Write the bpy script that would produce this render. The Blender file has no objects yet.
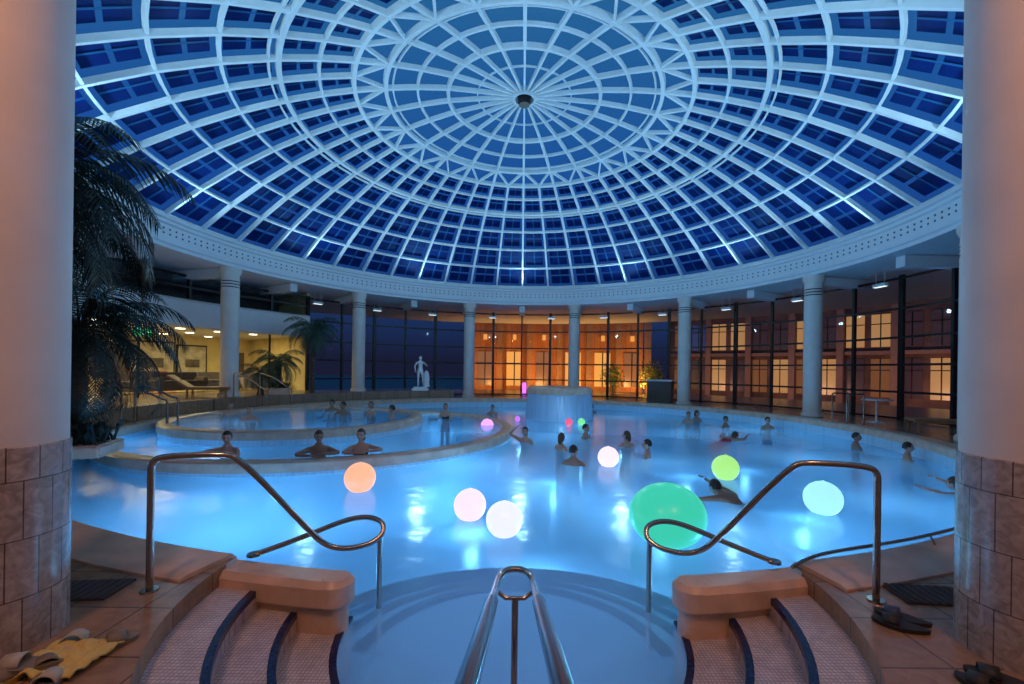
import bpy, bmesh, math, random
from mathutils import Vector, Matrix, Euler
random.seed(7)
CY=12.7
rad=math.radians
sc=bpy.context.scene
sc.view_settings.view_transform='Standard'
def pt(r,t,z,c=(0,CY)):
    return Vector((c[0]+r*math.sin(rad(t)), c[1]+r*math.cos(rad(t)), z))
# ---------------------------------------------------------------- materials
def newmat(n):
    m=bpy.data.materials.new(n); m.use_nodes=True
    return m,m.node_tree.nodes,m.node_tree.links,m.node_tree.nodes['Principled BSDF']
def pm(n,col,rough=.5,metal=0,noise=.12,scale=6,bump=0,emit=None,es=0,spec=.5):
    m,N,L,b=newmat(n)
    b.inputs['Roughness'].default_value=rough; b.inputs['Metallic'].default_value=metal
    b.inputs['Specular IOR Level'].default_value=spec
    tc=N.new('ShaderNodeTexCoord'); nz=N.new('ShaderNodeTexNoise'); nz.inputs['Scale'].default_value=scale; nz.inputs['Detail'].default_value=4
    L.new(tc.outputs['Object'],nz.inputs['Vector'])
    r=N.new('ShaderNodeValToRGB')
    r.color_ramp.elements[0].position=.3; r.color_ramp.elements[1].position=.7
    r.color_ramp.elements[0].color=tuple(c*(1-noise) for c in col)+(1,)
    r.color_ramp.elements[1].color=tuple(min(1,c*(1+noise)) for c in col)+(1,)
    L.new(nz.outputs['Fac'],r.inputs['Fac']); L.new(r.outputs['Color'],b.inputs['Base Color'])
    if bump:
        bp=N.new('ShaderNodeBump'); bp.inputs['Strength'].default_value=bump; L.new(nz.outputs['Fac'],bp.inputs['Height']); L.new(bp.outputs['Normal'],b.inputs['Normal'])
    if emit:
        b.inputs['Emission Color'].default_value=tuple(emit)+(1,); b.inputs['Emission Strength'].default_value=es
    return m
def tilemat(n,c1,c2,mortar,w,h,rough=.35,uv=False,ms=.01,bump=.2,offset=0.0,nsc=7,mixf=.45):
    m,N,L,b=newmat(n); b.inputs['Roughness'].default_value=rough
    tc=N.new('ShaderNodeTexCoord'); br=N.new('ShaderNodeTexBrick')
    br.inputs['Color1'].default_value=tuple(c1)+(1,); br.inputs['Color2'].default_value=tuple(c2)+(1,); br.inputs['Mortar'].default_value=tuple(mortar)+(1,)
    br.inputs['Scale'].default_value=1; br.inputs['Brick Width'].default_value=w; br.inputs['Row Height'].default_value=h
    br.inputs['Mortar Size'].default_value=ms; br.offset=offset
    L.new(tc.outputs['UV' if uv else 'Object'],br.inputs['Vector'])
    nz=N.new('ShaderNodeTexNoise'); nz.inputs['Scale'].default_value=nsc; nz.inputs['Detail'].default_value=8; nz.inputs['Distortion'].default_value=1.5
    L.new(tc.outputs['Object'],nz.inputs['Vector'])
    mx=N.new('ShaderNodeMix'); mx.data_type='RGBA'; mx.blend_type='MULTIPLY'; mx.inputs[0].default_value=mixf
    rr=N.new('ShaderNodeValToRGB'); rr.color_ramp.elements[0].color=(.45,.45,.45,1); rr.color_ramp.elements[0].position=.35; rr.color_ramp.elements[1].position=.65
    L.new(nz.outputs['Fac'],rr.inputs['Fac'])
    L.new(br.outputs['Color'],mx.inputs[6]); L.new(rr.outputs['Color'],mx.inputs[7]); L.new(mx.outputs[2],b.inputs['Base Color'])
    bp=N.new('ShaderNodeBump'); bp.inputs['Strength'].default_value=bump; bp.inputs['Distance'].default_value=.01; bp.invert=True
    L.new(br.outputs['Fac'],bp.inputs['Height']); L.new(bp.outputs['Normal'],b.inputs['Normal'])
    return m
def emat(n,col,s):
    m,N,L,b=newmat(n)
    b.inputs['Base Color'].default_value=tuple(c*.2 for c in col)+(1,)
    b.inputs['Emission Color'].default_value=tuple(col)+(1,); b.inputs['Emission Strength'].default_value=s
    b.inputs['Roughness'].default_value=.3
    return m
def onesided(N,L,f,mx):
    # fresnel only on the outer (front) side so light from below passes freely
    ge=N.new('ShaderNodeNewGeometry'); ma=N.new('ShaderNodeMath'); ma.operation='SUBTRACT'; ma.inputs[0].default_value=1
    L.new(ge.outputs['Backfacing'],ma.inputs[1]); mu=N.new('ShaderNodeMath'); mu.operation='MULTIPLY'
    L.new(ma.outputs[0],mu.inputs[0]); L.new(f.outputs[0],mu.inputs[1]); L.new(mu.outputs[0],mx.inputs[0])
def glassmat(n,tint,rough=0.0,ior=1.45,gl=(1,1,1)):
    m,N,L,b=newmat(n); N.remove(b); out=N['Material Output']
    t=N.new('ShaderNodeBsdfTransparent'); t.inputs['Color'].default_value=tuple(tint)+(1,)
    g=N.new('ShaderNodeBsdfGlossy'); g.inputs['Roughness'].default_value=rough; g.inputs['Color'].default_value=tuple(gl)+(1,)
    f=N.new('ShaderNodeLayerWeight'); f.inputs['Blend'].default_value=ior
    mx=N.new('ShaderNodeMixShader'); L.new(f.outputs['Fresnel'],mx.inputs[0]); L.new(t.outputs[0],mx.inputs[1]); L.new(g.outputs[0],mx.inputs[2]); L.new(mx.outputs[0],out.inputs[0])
    return m
def watermat(n,tint,trans,fac,diff=.3):
    m,N,L,b=newmat(n); N.remove(b); out=N['Material Output']
    t=N.new('ShaderNodeBsdfTransparent'); t.inputs['Color'].default_value=tuple(tint)+(1,)
    tr=N.new('ShaderNodeBsdfTranslucent'); tr.inputs['Color'].default_value=tuple(trans)+(1,)
    df=N.new('ShaderNodeBsdfDiffuse'); df.inputs['Color'].default_value=tuple(trans)+(1,)
    a=N.new('ShaderNodeMixShader'); a.inputs[0].default_value=diff; L.new(tr.outputs[0],a.inputs[1]); L.new(df.outputs[0],a.inputs[2])
    b2=N.new('ShaderNodeMixShader'); b2.inputs[0].default_value=fac; L.new(t.outputs[0],b2.inputs[1]); L.new(a.outputs[0],b2.inputs[2])
    g=N.new('ShaderNodeBsdfGlossy'); g.inputs['Roughness'].default_value=.16
    tc=N.new('ShaderNodeTexCoord'); nz=N.new('ShaderNodeTexNoise'); nz.inputs['Scale'].default_value=1.6; nz.inputs['Detail'].default_value=3
    L.new(tc.outputs['Object'],nz.inputs['Vector'])
    bp=N.new('ShaderNodeBump'); bp.inputs['Strength'].default_value=.25; bp.inputs['Distance'].default_value=.06
    L.new(nz.outputs['Fac'],bp.inputs['Height']); L.new(bp.outputs['Normal'],g.inputs['Normal'])
    f=N.new('ShaderNodeFresnel'); f.inputs['IOR'].default_value=1.33
    mx=N.new('ShaderNodeMixShader'); onesided(N,L,f,mx); L.new(b2.outputs[0],mx.inputs[1]); L.new(g.outputs[0],mx.inputs[2]); L.new(mx.outputs[0],out.inputs[0])
    return m
M={}
M['white']=pm('white_plaster',(.66,.7,.74),.55,noise=.03)
M['rib']=pm('dome_steel_white',(.8,.85,.88),.4,noise=.03)
M['col']=pm('column_plaster',(.68,.61,.56),.6,noise=.06,scale=3,bump=.03)
M['marble']=tilemat('column_marble_tile',(.5,.41,.38),(.38,.31,.29),(.12,.09,.085),.125,.3,.22,uv=True,ms=.003,nsc=14,mixf=.75,offset=.5)
M['deck']=tilemat('deck_stone',(.36,.22,.14),(.3,.18,.11),(.12,.08,.055),.45,.45,.25,ms=.006)
M['coping']=pm('coping_sandstone',(.62,.42,.31),.32,noise=.18,scale=5,bump=.04)
M['pooltile']=tilemat('pool_tile',(.5,.74,.88),(.46,.7,.85),(.38,.62,.8),.1,.1,.3,ms=.006,mixf=.15)
M['mosaic']=tilemat('stair_mosaic',(.68,.61,.6),(.6,.52,.53),(.34,.28,.29),.025,.025,.35,ms=.003)
M['nosing']=pm('nosing_blue_tile',(.008,.015,.07),.25,noise=.4,scale=40)
M['black']=pm('frame_black_metal',(.012,.012,.015),.35,metal=.3,noise=.2)
M['steel']=pm('brushed_steel',(.4,.35,.32),.18,metal=1,noise=.08,scale=20)
M['glass']=glassmat('window_glass',(.85,.88,.9),0.02,.14)
M['dglass']=glassmat('dome_glass',(.7,.92,1),.3,.03)
M['shade']=pm('dome_shade_panel',(.006,.022,.14),.6,noise=.15,scale=2,spec=.1)
M['shade2']=pm('dome_shade_slat',(.03,.13,.3),.6,noise=.15,scale=2,spec=.1)
M['water']=watermat('pool_water',(.58,.87,1),(.46,.77,.98),.46,.2)
M['fall']=watermat('waterfall_water',(.75,.9,1),(.5,.7,.85),.75,.5)
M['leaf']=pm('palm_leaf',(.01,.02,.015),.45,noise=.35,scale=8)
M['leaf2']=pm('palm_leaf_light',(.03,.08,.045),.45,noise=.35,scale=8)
M['bark']=pm('palm_bark',(.1,.07,.05),.9,noise=.4,scale=25,bump=.5)
M['statue']=pm('statue_marble',(.85,.86,.85),.4,noise=.05)
M['floor2']=tilemat('lobby_floor_tile',(.5,.4,.25),(.45,.36,.22),(.3,.24,.15),.6,.6,.2)
M['lwall']=pm('lobby_wall_cream',(.8,.68,.34),.7,noise=.12,scale=1.5)
M['bwall']=pm('back_wall_plaster',(.6,.42,.3),.7,noise=.06)
M['ground']=pm('terrace_ground',(.06,.06,.07),.6,noise=.3)
M['lamp']=emat('lamp_warm',(1,.85,.55),4)
M['lampw']=emat('lamp_white',(.8,.95,1),1.5)
# ---------------------------------------------------------------- helpers
def link(o,parent=None):
    sc.collection.objects.link(o)
    if parent: o.parent=parent
    return o
def finish(name,bm,mats,parent=None,smooth=None,loc=None,recalc=True):
    if recalc: bmesh.ops.recalc_face_normals(bm,faces=bm.faces)
    me=bpy.data.meshes.new(name); bm.to_mesh(me); bm.free()
    if not isinstance(mats,(list,tuple)): mats=[mats]
    for m in mats: me.materials.append(m)
    if smooth is not None:
        me.shade_smooth(); me.set_sharp_from_angle(angle=rad(smooth))
    o=bpy.data.objects.new(name,me)
    if loc: o.location=loc
    return link(o,parent)
def empty(name,loc=(0,0,0),rot=(0,0,0),parent=None):
    e=bpy.data.objects.new(name,None); e.location=loc; e.rotation_euler=rot; e.empty_display_size=.2
    return link(e,parent)
def lathe_bm(bm,prof,c=(0,CY),a0=0,a1=360,n=96,closed=False,mi=0):
    full=abs(a1-a0)>=359.99
    uvl=bm.loops.layers.uv.verify()
    cols=[]
    for i in range(n if full else n+1):
        t=a0+(a1-a0)*i/n
        cols.append([bm.verts.new(pt(max(r,.0005),t,z,c)) for r,z in prof])
    m=len(prof); segs=m if closed else m-1
    L=[0]
    for j in range(m):
        a=prof[j]; b=prof[(j+1)%m]; L.append(L[-1]+math.hypot(a[0]-b[0],a[1]-b[1]))
    rr=max(p[0] for p in prof)
    for i in range(n):
        A=cols[i]; B=cols[(i+1)%len(cols)]
        for j in range(segs):
            k=(j+1)%m
            vs=[A[j],B[j],B[k],A[k]]
            try: f=bm.faces.new(vs)
            except ValueError: continue
            f.material_index=mi
            u0=rad(a0+(a1-a0)*i/n)*rr; u1=rad(a0+(a1-a0)*(i+1)/n)*rr
            for lp,uv in zip(f.loops,[(u0,L[j]),(u1,L[j]),(u1,L[j+1]),(u0,L[j+1])]): lp[uvl].uv=uv
    if closed and not full:
        for cl in (cols[0],cols[-1]):
            f=bm.faces.new(cl); f.material_index=mi
def lathe(name,prof,mat,c=(0,CY),a0=0,a1=360,n=96,closed=False,parent=None,smooth=35):
    bm=bmesh.new(); lathe_bm(bm,prof,c,a0,a1,n,closed)
    return finish(name,bm,mat,parent,smooth)
def boxp(bm,c,s,rot=None,mi=0):
    r=bmesh.ops.create_cube(bm,size=1)
    mat=Matrix.Translation(c)@(rot.to_4x4() if rot else Matrix.Identity(4))@Matrix.Diagonal((*s,1))
    bmesh.ops.transform(bm,matrix=mat,verts=r['verts'])
    for v in r['verts']:
        for f in v.link_faces: f.material_index=mi
    return r['verts']
def beam(bm,a,b,w,h,up,mi=0):
    a=Vector(a); b=Vector(b); d=(b-a).normalized(); s=d.cross(up).normalized(); u=s.cross(d).normalized()
    vs=[]
    for p in (a,b):
        for x,y in ((-1,-1),(1,-1),(1,1),(-1,1)): vs.append(bm.verts.new(p+s*x*w/2+u*y*h/2))
    for q in ((0,1,2,3),(7,6,5,4),(0,4,5,1),(1,5,6,2),(2,6,7,3),(3,7,4,0)):
        f=bm.faces.new([vs[i] for i in q]); f.material_index=mi
def tube(name,paths,r,mat,parent=None,res=5,loc=None):
    cu=bpy.data.curves.new(name,'CURVE'); cu.dimensions='3D'; cu.bevel_depth=r; cu.bevel_resolution=res; cu.use_fill_caps=True
    for p,kind in paths:
        if kind=='poly':
            s=cu.splines.new('POLY'); s.points.add(len(p)-1)
            for q,v in zip(s.points,p): q.co=(*v,1)
        else:
            s=cu.splines.new('NURBS'); s.points.add(len(p)-1)
            for q,v in zip(s.points,p): q.co=(*v,1)
            s.use_endpoint_u=True; s.order_u=3; s.resolution_u=6
    o=bpy.data.objects.new(name,cu); cu.materials.append(mat)
    link(o)
    dg=bpy.context.evaluated_depsgraph_get(); me=bpy.data.meshes.new_from_object(o.evaluated_get(dg))
    bpy.data.objects.remove(o); me.name=name
    o=bpy.data.objects.new(name,me)
    if loc: o.location=loc
    me.shade_smooth(); me.set_sharp_from_angle(angle=rad(50))
    return link(o,parent)
def cyl_obj(c,r,z0,z1,n=160):
    bm=bmesh.new(); lathe_bm(bm,[(r,z0),(r,z1)],c,0,360,n)
    bm.verts.ensure_lookup_table()
    lo=[v for v in bm.verts if abs(v.co.z-z0)<1e-6]; hi=[v for v in bm.verts if abs(v.co.z-z1)<1e-6]
    bm.faces.new(lo); bm.faces.new(hi)
    return finish('tmp',bm,M['deck'])
def boolean(base,cutters):
    for c,op in cutters:
        md=base.modifiers.new('b','BOOLEAN'); md.object=c; md.operation=op; md.solver='EXACT'
    dg=bpy.context.evaluated_depsgraph_get(); me=bpy.data.meshes.new_from_object(base.evaluated_get(dg))
    base.modifiers.clear(); base.data=me
    for c,op in cutters: bpy.data.objects.remove(c)
# ---------------------------------------------------------------- floor with pool basin
P1=(-5.2,12.4); P2=(-6.2,12.6); ST=(0,3.3); DZ=.42
base=cyl_obj((0,CY),20,-1.7,DZ)
boolean(base,[(cyl_obj((0,CY),9.55,-1.35,3),'DIFFERENCE'),(cyl_obj(ST,2.15,-1.35,3.1,96),'DIFFERENCE')])
base.name='floor'; base.data.name='floor'
base.data.materials.clear(); base.data.materials.append(M['deck']); base.data.materials.append(M['pooltile']); base.data.materials.append(M['ground'])
for f in base.data.polygons:
    c=f.center
    if abs(f.normal.z)>.9 and c.z>DZ-.01: f.material_index=0
    elif math.hypot(c.x,c.y-CY)<19: f.material_index=1
    else: f.material_index=2
    if f.normal.z<.9 and math.hypot(c.x-ST[0],c.y-ST[1])<2.2 and c.y<3.3: f.material_index=0
# coping round the main pool (opens at the stairs)
TC=180-13.2
cop=[(9.5,.26),(9.5,.41),(9.54,.45),(9.9,.45),(9.95,.435),(9.95,.26)]
lathe('main_pool_coping',cop,M['coping'],a0=-TC,a1=TC,n=200,closed=True)
# stair side curbs
cb=empty('stair_curb')
for s in (-1,1):
    t0=s*(180-7.7); t1=s*TC
    lathe('curb_wall',[(9.5,-1.35),(9.5,.2),(9.46,.22),(9.46,.35),(9.5,.39),(9.68,.39),(9.72,.35),(9.72,.22),(9.68,.2),(9.68,-1.35)],M['coping'],a0=t0,a1=t1,n=24,closed=True,parent=cb)
    e=pt(9.59,t0,0)
    lathe('curb_end',[(.0,-1.35),(.09,-1.35),(.09,.2),(.13,.22),(.13,.355),(.09,.394),(0,.394)],M['coping'],c=(e.x,e.y),n=32,parent=cb)
# entry stairs
stair=empty('entry_stairs')
for i,(ro,ri,z) in enumerate([(2.16,1.85,.29),(1.85,1.55,.15),(1.55,1.22,.015)]):
    lathe('tread_%d'%(i+1),[(ri,-1.35),(ri,z),(ro,z),(ro,-1.35)],M['mosaic'],c=ST,a0=88,a1=272,n=64,closed=True,parent=stair)
    lathe('nosing_%d'%(i+1),[(ri-.006,z-.04),(ri-.006,z+.004),(ri+.04,z+.004),(ri+.04,z-.04)],M['nosing'],c=ST,a0=88,a1=272,n=64,closed=True,parent=stair)
lathe('landing',[(0.001,-.36),(1.3,-.36),(1.3,-1.35)],M['pooltile'],c=ST,n=64,parent=stair)
lathe('landing_nosing',[(1.2,-.37),(1.2,-.345),(1.306,-.345),(1.306,-.4)],M['nosing'],c=ST,a0=-80,a1=80,n=64,closed=True,parent=stair)
for i,(ri,ro,z) in enumerate([(1.3,1.65,-.46),(1.65,2.0,-.56),(2.0,2.35,-.68),(2.35,2.7,-.82)]):
    lathe('underwater_tread_%d'%(i+1),[(ro,-1.35),(ro,z),(ri-.02,z),(ri-.02,-1.35)],M['pooltile'],c=ST,a0=-88,a1=88,n=64,closed=True,parent=stair)
    lathe('underwater_nosing_%d'%(i+1),[(ro-.09,z-.02),(ro-.09,z+.012),(ro+.008,z+.012),(ro+.008,z-.04)],M['nosing'],c=ST,a0=-80,a1=80,n=64,closed=True,parent=stair)
# raised whirlpools
def round_pool(name,c,r,zr,zw,zf,w=.3):
    e=empty(name)
    lathe('pool_wall',[(r-w+.02,zf),(r-w+.02,zr-.06),(r-.03,zr-.06),(r-.03,-1.35)],M['pooltile'],c=c,n=128,parent=e)
    lathe('pool_coping',[(r-w,zr-.19),(r-w,zr-.02),(r-w+.03,zr),(r-.04,zr),(r,zr-.03),(r,zr-.19)],M['coping'],c=c,n=128,closed=True,parent=e)
    bm=bmesh.new(); bmesh.ops.create_circle(bm,cap_ends=True,radius=r-w+.02,segments=128,matrix=Matrix.Translation((c[0],c[1],zf)))
    finish('pool_floor',bm,M['pooltile'],e)
    return e
p1=round_pool('whirlpool',P1,5.0,.26,.18,-1.05)
p2=round_pool('whirlpool',P2,3.3,.5,.43,-.93)
# water
w=cyl_obj((0,CY),9.555,-.5,0)
boolean(w,[(cyl_obj(ST,1.56,-.51,0,96),'UNION'),(cyl_obj(P1,4.98,-1,1,128),'DIFFERENCE')])
def keep_top(o,z,name):
    bm=bmesh.new(); bm.from_mesh(o.data)
    bmesh.ops.delete(bm,geom=[f for f in bm.faces if not(f.normal.z>.9 and abs(f.calc_center_median().z-z)<.01)],context='FACES')
    bm.to_mesh(o.data); bm.free(); o.name=name; o.data.name=name
    o.data.materials.clear(); o.data.materials.append(M['water'])
    for f in o.data.polygons: f.material_index=0
keep_top(w,0,'pool_water')
w1=cyl_obj(P1,4.72,-.2,.18,128); boolean(w1,[(cyl_obj(P2,3.27,-1,1,128),'DIFFERENCE')]); keep_top(w1,.18,'whirlpool_water')
w2=cyl_obj(P2,3.02,-.2,.43,128); keep_top(w2,.43,'whirlpool_water')
# raised deck on the left
lathe('raised_deck',[(10.0,.3),(10.0,.82),(12.55,.82),(12.55,.3)],M['deck'],a0=-112,a1=-20,n=80,closed=True)
lathe('lobby_floor',[(12.56,.3),(12.56,.82),(19.2,.82),(19.2,.3)],M['floor2'],a0=-112,a1=-52,n=60,closed=True)
# ---------------------------------------------------------------- columns
colpos=[15,45,75,105,135,165,-15,-45,-75,-105,-135,-165]
def column(t):
    z0=.82 if -112<t<-20 else DZ
    near=abs(t)>150
    p=pt(10.7,t,0)
    e=empty('column',(p.x,p.y,0))
    r=.285
    zb=DZ+1.05 if near else z0+.12
    bm=bmesh.new()
    if near:
        lathe_bm(bm,[(.295,z0-.02),(.295,zb),(.285,zb+.005)],(0,0),0,360,64,mi=1)
    else:
        lathe_bm(bm,[(.34,z0-.02),(.34,z0+.08),(.31,z0+.12),(.285,z0+.14)],(0,0),0,360,48,mi=0)
    lathe_bm(bm,[(r,zb),(r,4.6),(r*.97,4.66)],(0,0),0,360,64)
    for k in range(3):
        z=4.66+k*.1
        lathe_bm(bm,[(r*.93,z),(r*.93,z+.035)],(0,0),0,360,48,mi=2)
        lathe_bm(bm,[(r*.97,z+.035),(r*1.0,z+.045),(r*1.0,z+.09),(r*.97,z+.1)],(0,0),0,360,48)
    lathe_bm(bm,[(r*.97,4.96),(r*.97,5.1),(r*1.08,5.14),(r*1.2,5.24),(r*1.2,5.36)],(0,0),0,360,48)
    finish('column_shaft',bm,[M['col'],M['marble'],M['black']],e,40)
for t in colpos: column(t)
for s in (-1,1):
    bm=bmesh.new(); p=pt(10.7,s*165,0)
    boxp(bm,(0,0,0),(.12,.012,.17)); boxp(bm,(0,-.008,0),(.1,.004,.15),mi=1)
    o=finish('notice_plate',bm,[M['white'],pm('notice_face',(.6,.55,.5))],None,None,(p.x-s*.165,p.y-.24,2.12)); o.rotation_euler=(0,0,-s*rad(35))
# ---------------------------------------------------------------- ring entablature + soffit
lathe('ring_entablature',[(10.89,5.36),(10.45,5.36),(10.45,5.46),(10.4,5.5),(10.4,5.62),(10.44,5.64),(10.44,6.02),(10.38,6.06),(10.38,6.14),(10.32,6.18),(10.32,6.28),(10.5,6.3),(10.89,6.3)],M['white'],n=192,smooth=30)
bm=bmesh.new()
for k in range(288):
    t=k*1.25; 
    for z in (5.76,5.9): boxp(bm,pt(10.438,t,z),(.05,.02,.05),Matrix.Rotation(-rad(t),3,'Z'))
finish('trim_1',bm,pm('perforation_dark',(.05,.09,.15)))
lathe('ceiling',[(10.9,5.37),(20,5.37),(20,5.6),(10.9,5.6)],M['white'],n=144,closed=True)
bm=bmesh.new()
for k in range(24):
    t=15*k
    a=pt(11.0,t,5.2); b=pt(13.2,t,5.2)
    if 112<t<248: b=pt(15.8,t,5.2)
    beam(bm,a,b,.3,.32,Vector((0,0,1)))
finish('ceiling_beams',bm,M['white'])
# ---------------------------------------------------------------- dome
A=10.4; ZB=6.3; RISE=3.55; RHO=(A*A+RISE*RISE)/(2*RISE)
def dz(r): return ZB+math.sqrt(RHO*RHO-r*r)-math.sqrt(RHO*RHO-A*A)
def dp(r,t,o=0):
    z=dz(r); p=pt(r,t,z); n=Vector((p.x,p.y-CY,z-(dz(0)-RHO))).normalized(); return p+n*o
def dn(r,t):
    p=dp(r,t); return Vector((p.x,p.y-CY,p.z-(dz(0)-RHO))).normalized()
dome=empty('glass_dome')
RR=[f*A for f in (.03,.21,.29,.37,.445,.52,.60,.70,.80,.90,1.0)]
bm=bmesh.new()
def rib(r0,t0,r1,t1,w,h,off=-.0):
    beam(bm,dp(r0,t0,off),dp(r1,t1,off),w,h,dn((r0+r1)/2,(t0+t1)/2))
for k in range(24):
    t=15*k
    for i in range(len(RR)-1): 
        rib(RR[i],t,RR[i+1],t,.055 if i<1 else .08,.12)
    rib(RR[3],t,RR[4],t+7.5,.06,.1); rib(RR[3],t+15,RR[4],t+7.5,.06,.1)
    for i in range(4,len(RR)-1): rib(RR[i],t+7.5,RR[i+1],t+7.5,.075,.12)
def ring(r,w,h,n=96,off=0):
    for k in range(n):
        t=360*k/n; rib(r,t,r,t+360/n,w,h,off)
for i,r in enumerate(RR):
    if i==0: ring(r,.08,.2,32)
    elif i==1: ring(r,.09,.13)
    elif i in (3,4,6): ring(r,.1,.14)
    else: ring(r,.06,.09)
ring(.618*A,.045,.06); ring(.352*A,.04,.05); ring(.13*A,.025,.05)
finish('dome_ribs',bm,M['rib'],dome)
lathe('oculus_hub',[(.001,dz(0)-.25),(.16,dz(0)-.25),(.2,dz(0)-.15),(.2,dz(0)+.1)],M['black'],n=32,parent=dome)
bm=bmesh.new()
RG=[0.05]+RR
for i in range(len(RG)-1):
    for k in range(48):
        t=7.5*k; q=[dp(RG[i],t,.07),dp(RG[i+1],t,.07),dp(RG[i+1],t+7.5,.07),dp(RG[i],t+7.5,.07)]
        bm.faces.new([bm.verts.new(v) for v in q])
finish('dome_glazing',bm,M['dglass'],dome)
bm=bmesh.new()
def shade(r0,r1,t0,t1,mi,o=.12):
    q=[dp(r0,t0,o),dp(r1,t0,o),dp(r1,t1,o),dp(r0,t1,o)]
    f=bm.faces.new([bm.verts.new(v) for v in q]); f.material_index=mi
for i in range(4,len(RR)-1):
    r0,r1=RR[i],RR[i+1]; d=r1-r0
    for k in range(48):
        t=7.5*k
        shade(r0+d*.1,r0+d*.44,t+1.1,t+6.4,0); shade(r0+d*.52,r0+d*.9,t+1.1,t+6.4,0)
        shade(r0+d*.1,r0+d*.9,t+3.55,t+3.95,1,.1)
finish('dome_shades',bm,[M['shade'],M['shade2']],dome)
# ---------------------------------------------------------------- facade
fac=empty('window_1')
RF=12.6
def facade(t0,t1,zs,parent,z_lo,z_hi,step=7.5):
    bm=bmesh.new(); n=int(round((t1-t0)/step))
    for k in range(n+1):
        t=t0+k*step; w=.09 if k%2 else .14
        beam(bm,pt(RF,t,z_lo),pt(RF,t,z_hi),w,.12,pt(1,t,0,(0,0)))
    for z in zs:
        for k in range(n): beam(bm,pt(RF,t0+k*step,z),pt(RF,t0+(k+1)*step,z),.1,.07,Vector((0,0,1)))
    finish('mullions',bm,M['black'],parent)
    bm=bmesh.new()
    for k in range(n):
        q=[pt(RF,t0+k*step,z_lo),pt(RF,t0+(k+1)*step,z_lo),pt(RF,t0+(k+1)*step,z_hi),pt(RF,t0+k*step,z_hi)]
        bm.faces.new([bm.verts.new(v) for v in q])
    finish('glass_panes',bm,M['glass'],parent)
facade(-52.5,112.5,[.48,1.35,2.25,3.15,4.1,5.1],fac,.42,5.2)
f2=empty('window_2'); facade(-112.5,-52.5,[4.3,4.75,5.15],f2,4.25,5.2)
lathe('balcony_fascia',[(12.35,3.3),(12.3,3.4),(12.3,4.2),(12.4,4.28),(13.2,4.28),(13.2,3.3)],M['white'],a0=-112.3,a1=-52.7,n=48,closed=True)
lathe('ceiling_lobby',[(13.21,3.35),(19.0,3.35),(19.0,4.2),(13.21,4.2)],M['white'],a0=-112.3,a1=-52.7,n=48,closed=True)
lathe('wall_lobby',[(19.0,.8),(19.0,5.36)],M['lwall'],a0=-112.5,a1=-52.5,n=48)
lathe('wall_upper_left',[(15.5,4.2),(15.5,5.36)],pm('upper_dark_wall',(.03,.03,.045),.5),a0=-112.3,a1=-52.7,n=48)
bm=bmesh.new()
beam(bm,pt(12.7,-52.2,3.0),pt(19.2,-52.2,3.0),.15,4.7,Vector((0,0,1)))
finish('wall_left',bm,M['lwall'])
bm=bmesh.new()
for s in (-1,1): beam(bm,pt(12.4,s*113,2.9),pt(16.2,s*113,2.9),.15,4.9,Vector((0,0,1)))
finish('wall_side',bm,M['bwall'])
lathe('wall_back',[(16,.4),(16,5.36)],M['bwall'],a0=112.5,a1=247.5,n=48)
bm=bmesh.new()
for t in (-60,-67.5,-82.5,-90,-97.5): boxp(bm,pt(12.7,t,2.05),(.06,.06,2.5))
finish('lobby_posts',bm,M['black'])
bm=bmesh.new()
for t in range(-108,-54,6):
    for r in (14,16,18): boxp(bm,pt(r,t,3.33),(.22,.22,.03))
finish('lobby_ceiling_lamps',bm,M['lamp'])
bm=bmesh.new()
for t,w,h in ((-61,1.2,1.3),(-66,1.7,1.5),(-74,1.0,1.2),(-81,1.8,1.3)):
    R=Matrix.Rotation(-rad(t),3,'Z')
    boxp(bm,pt(18.9,t,2.2),(w+.14,.06,h+.14),R,0); boxp(bm,pt(18.86,t,2.2),(w,.06,h),R,1)
    boxp(bm,pt(18.83,t,2.0),(w*.5,.06,h*.3),R,2)
finish('wall_pictures',bm,[M['black'],pm('canvas_pale',(.5,.46,.34),noise=.4,scale=3),pm('canvas_dark',(.12,.1,.08),noise=.4,scale=4)])
def sofa(t,r,col):
    R=-rad(t)+math.pi; p=pt(r,t,.82); bm=bmesh.new()
    boxp(bm,(0,0,.24),(1.7,.75,.3)); boxp(bm,(0,-.32,.55),(1.7,.18,.5)); boxp(bm,(-.8,0,.42),(.18,.75,.36)); boxp(bm,(.8,0,.42),(.18,.75,.36))
    boxp(bm,(-.36,.05,.43),(.7,.6,.1)); boxp(bm,(.36,.05,.43),(.7,.6,.1))
    for x in (-.75,.75):
        for y in (-.3,.3): boxp(bm,(x,y,.05),(.06,.06,.1))
    bmesh.ops.bevel(bm,geom=bm.edges[:],offset=.03,segments=2,affect='EDGES')
    o=finish('sofa',bm,pm('sofa_fabric',col,.8),None,40,p); o.rotation_euler=(0,0,R)
sofa(-64,14.6,(.3,.26,.2)); sofa(-69,17.2,(.3,.04,.03)); sofa(-77,14.6,(.25,.2,.16)); sofa(-58,14.3,(.4,.35,.3)); sofa(-71,14.4,(.1,.08,.07))
# lobby partitions
bm=bmesh.new()
for t in (-57,-73,-86): 
    R=Matrix.Rotation(-rad(t),3,'Z'); boxp(bm,pt(17.2,t,1.7),(.5,.5,1.75),R)
finish('lobby_partition',bm,pm('partition_dark_wood',(.06,.04,.03),.5))
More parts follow.
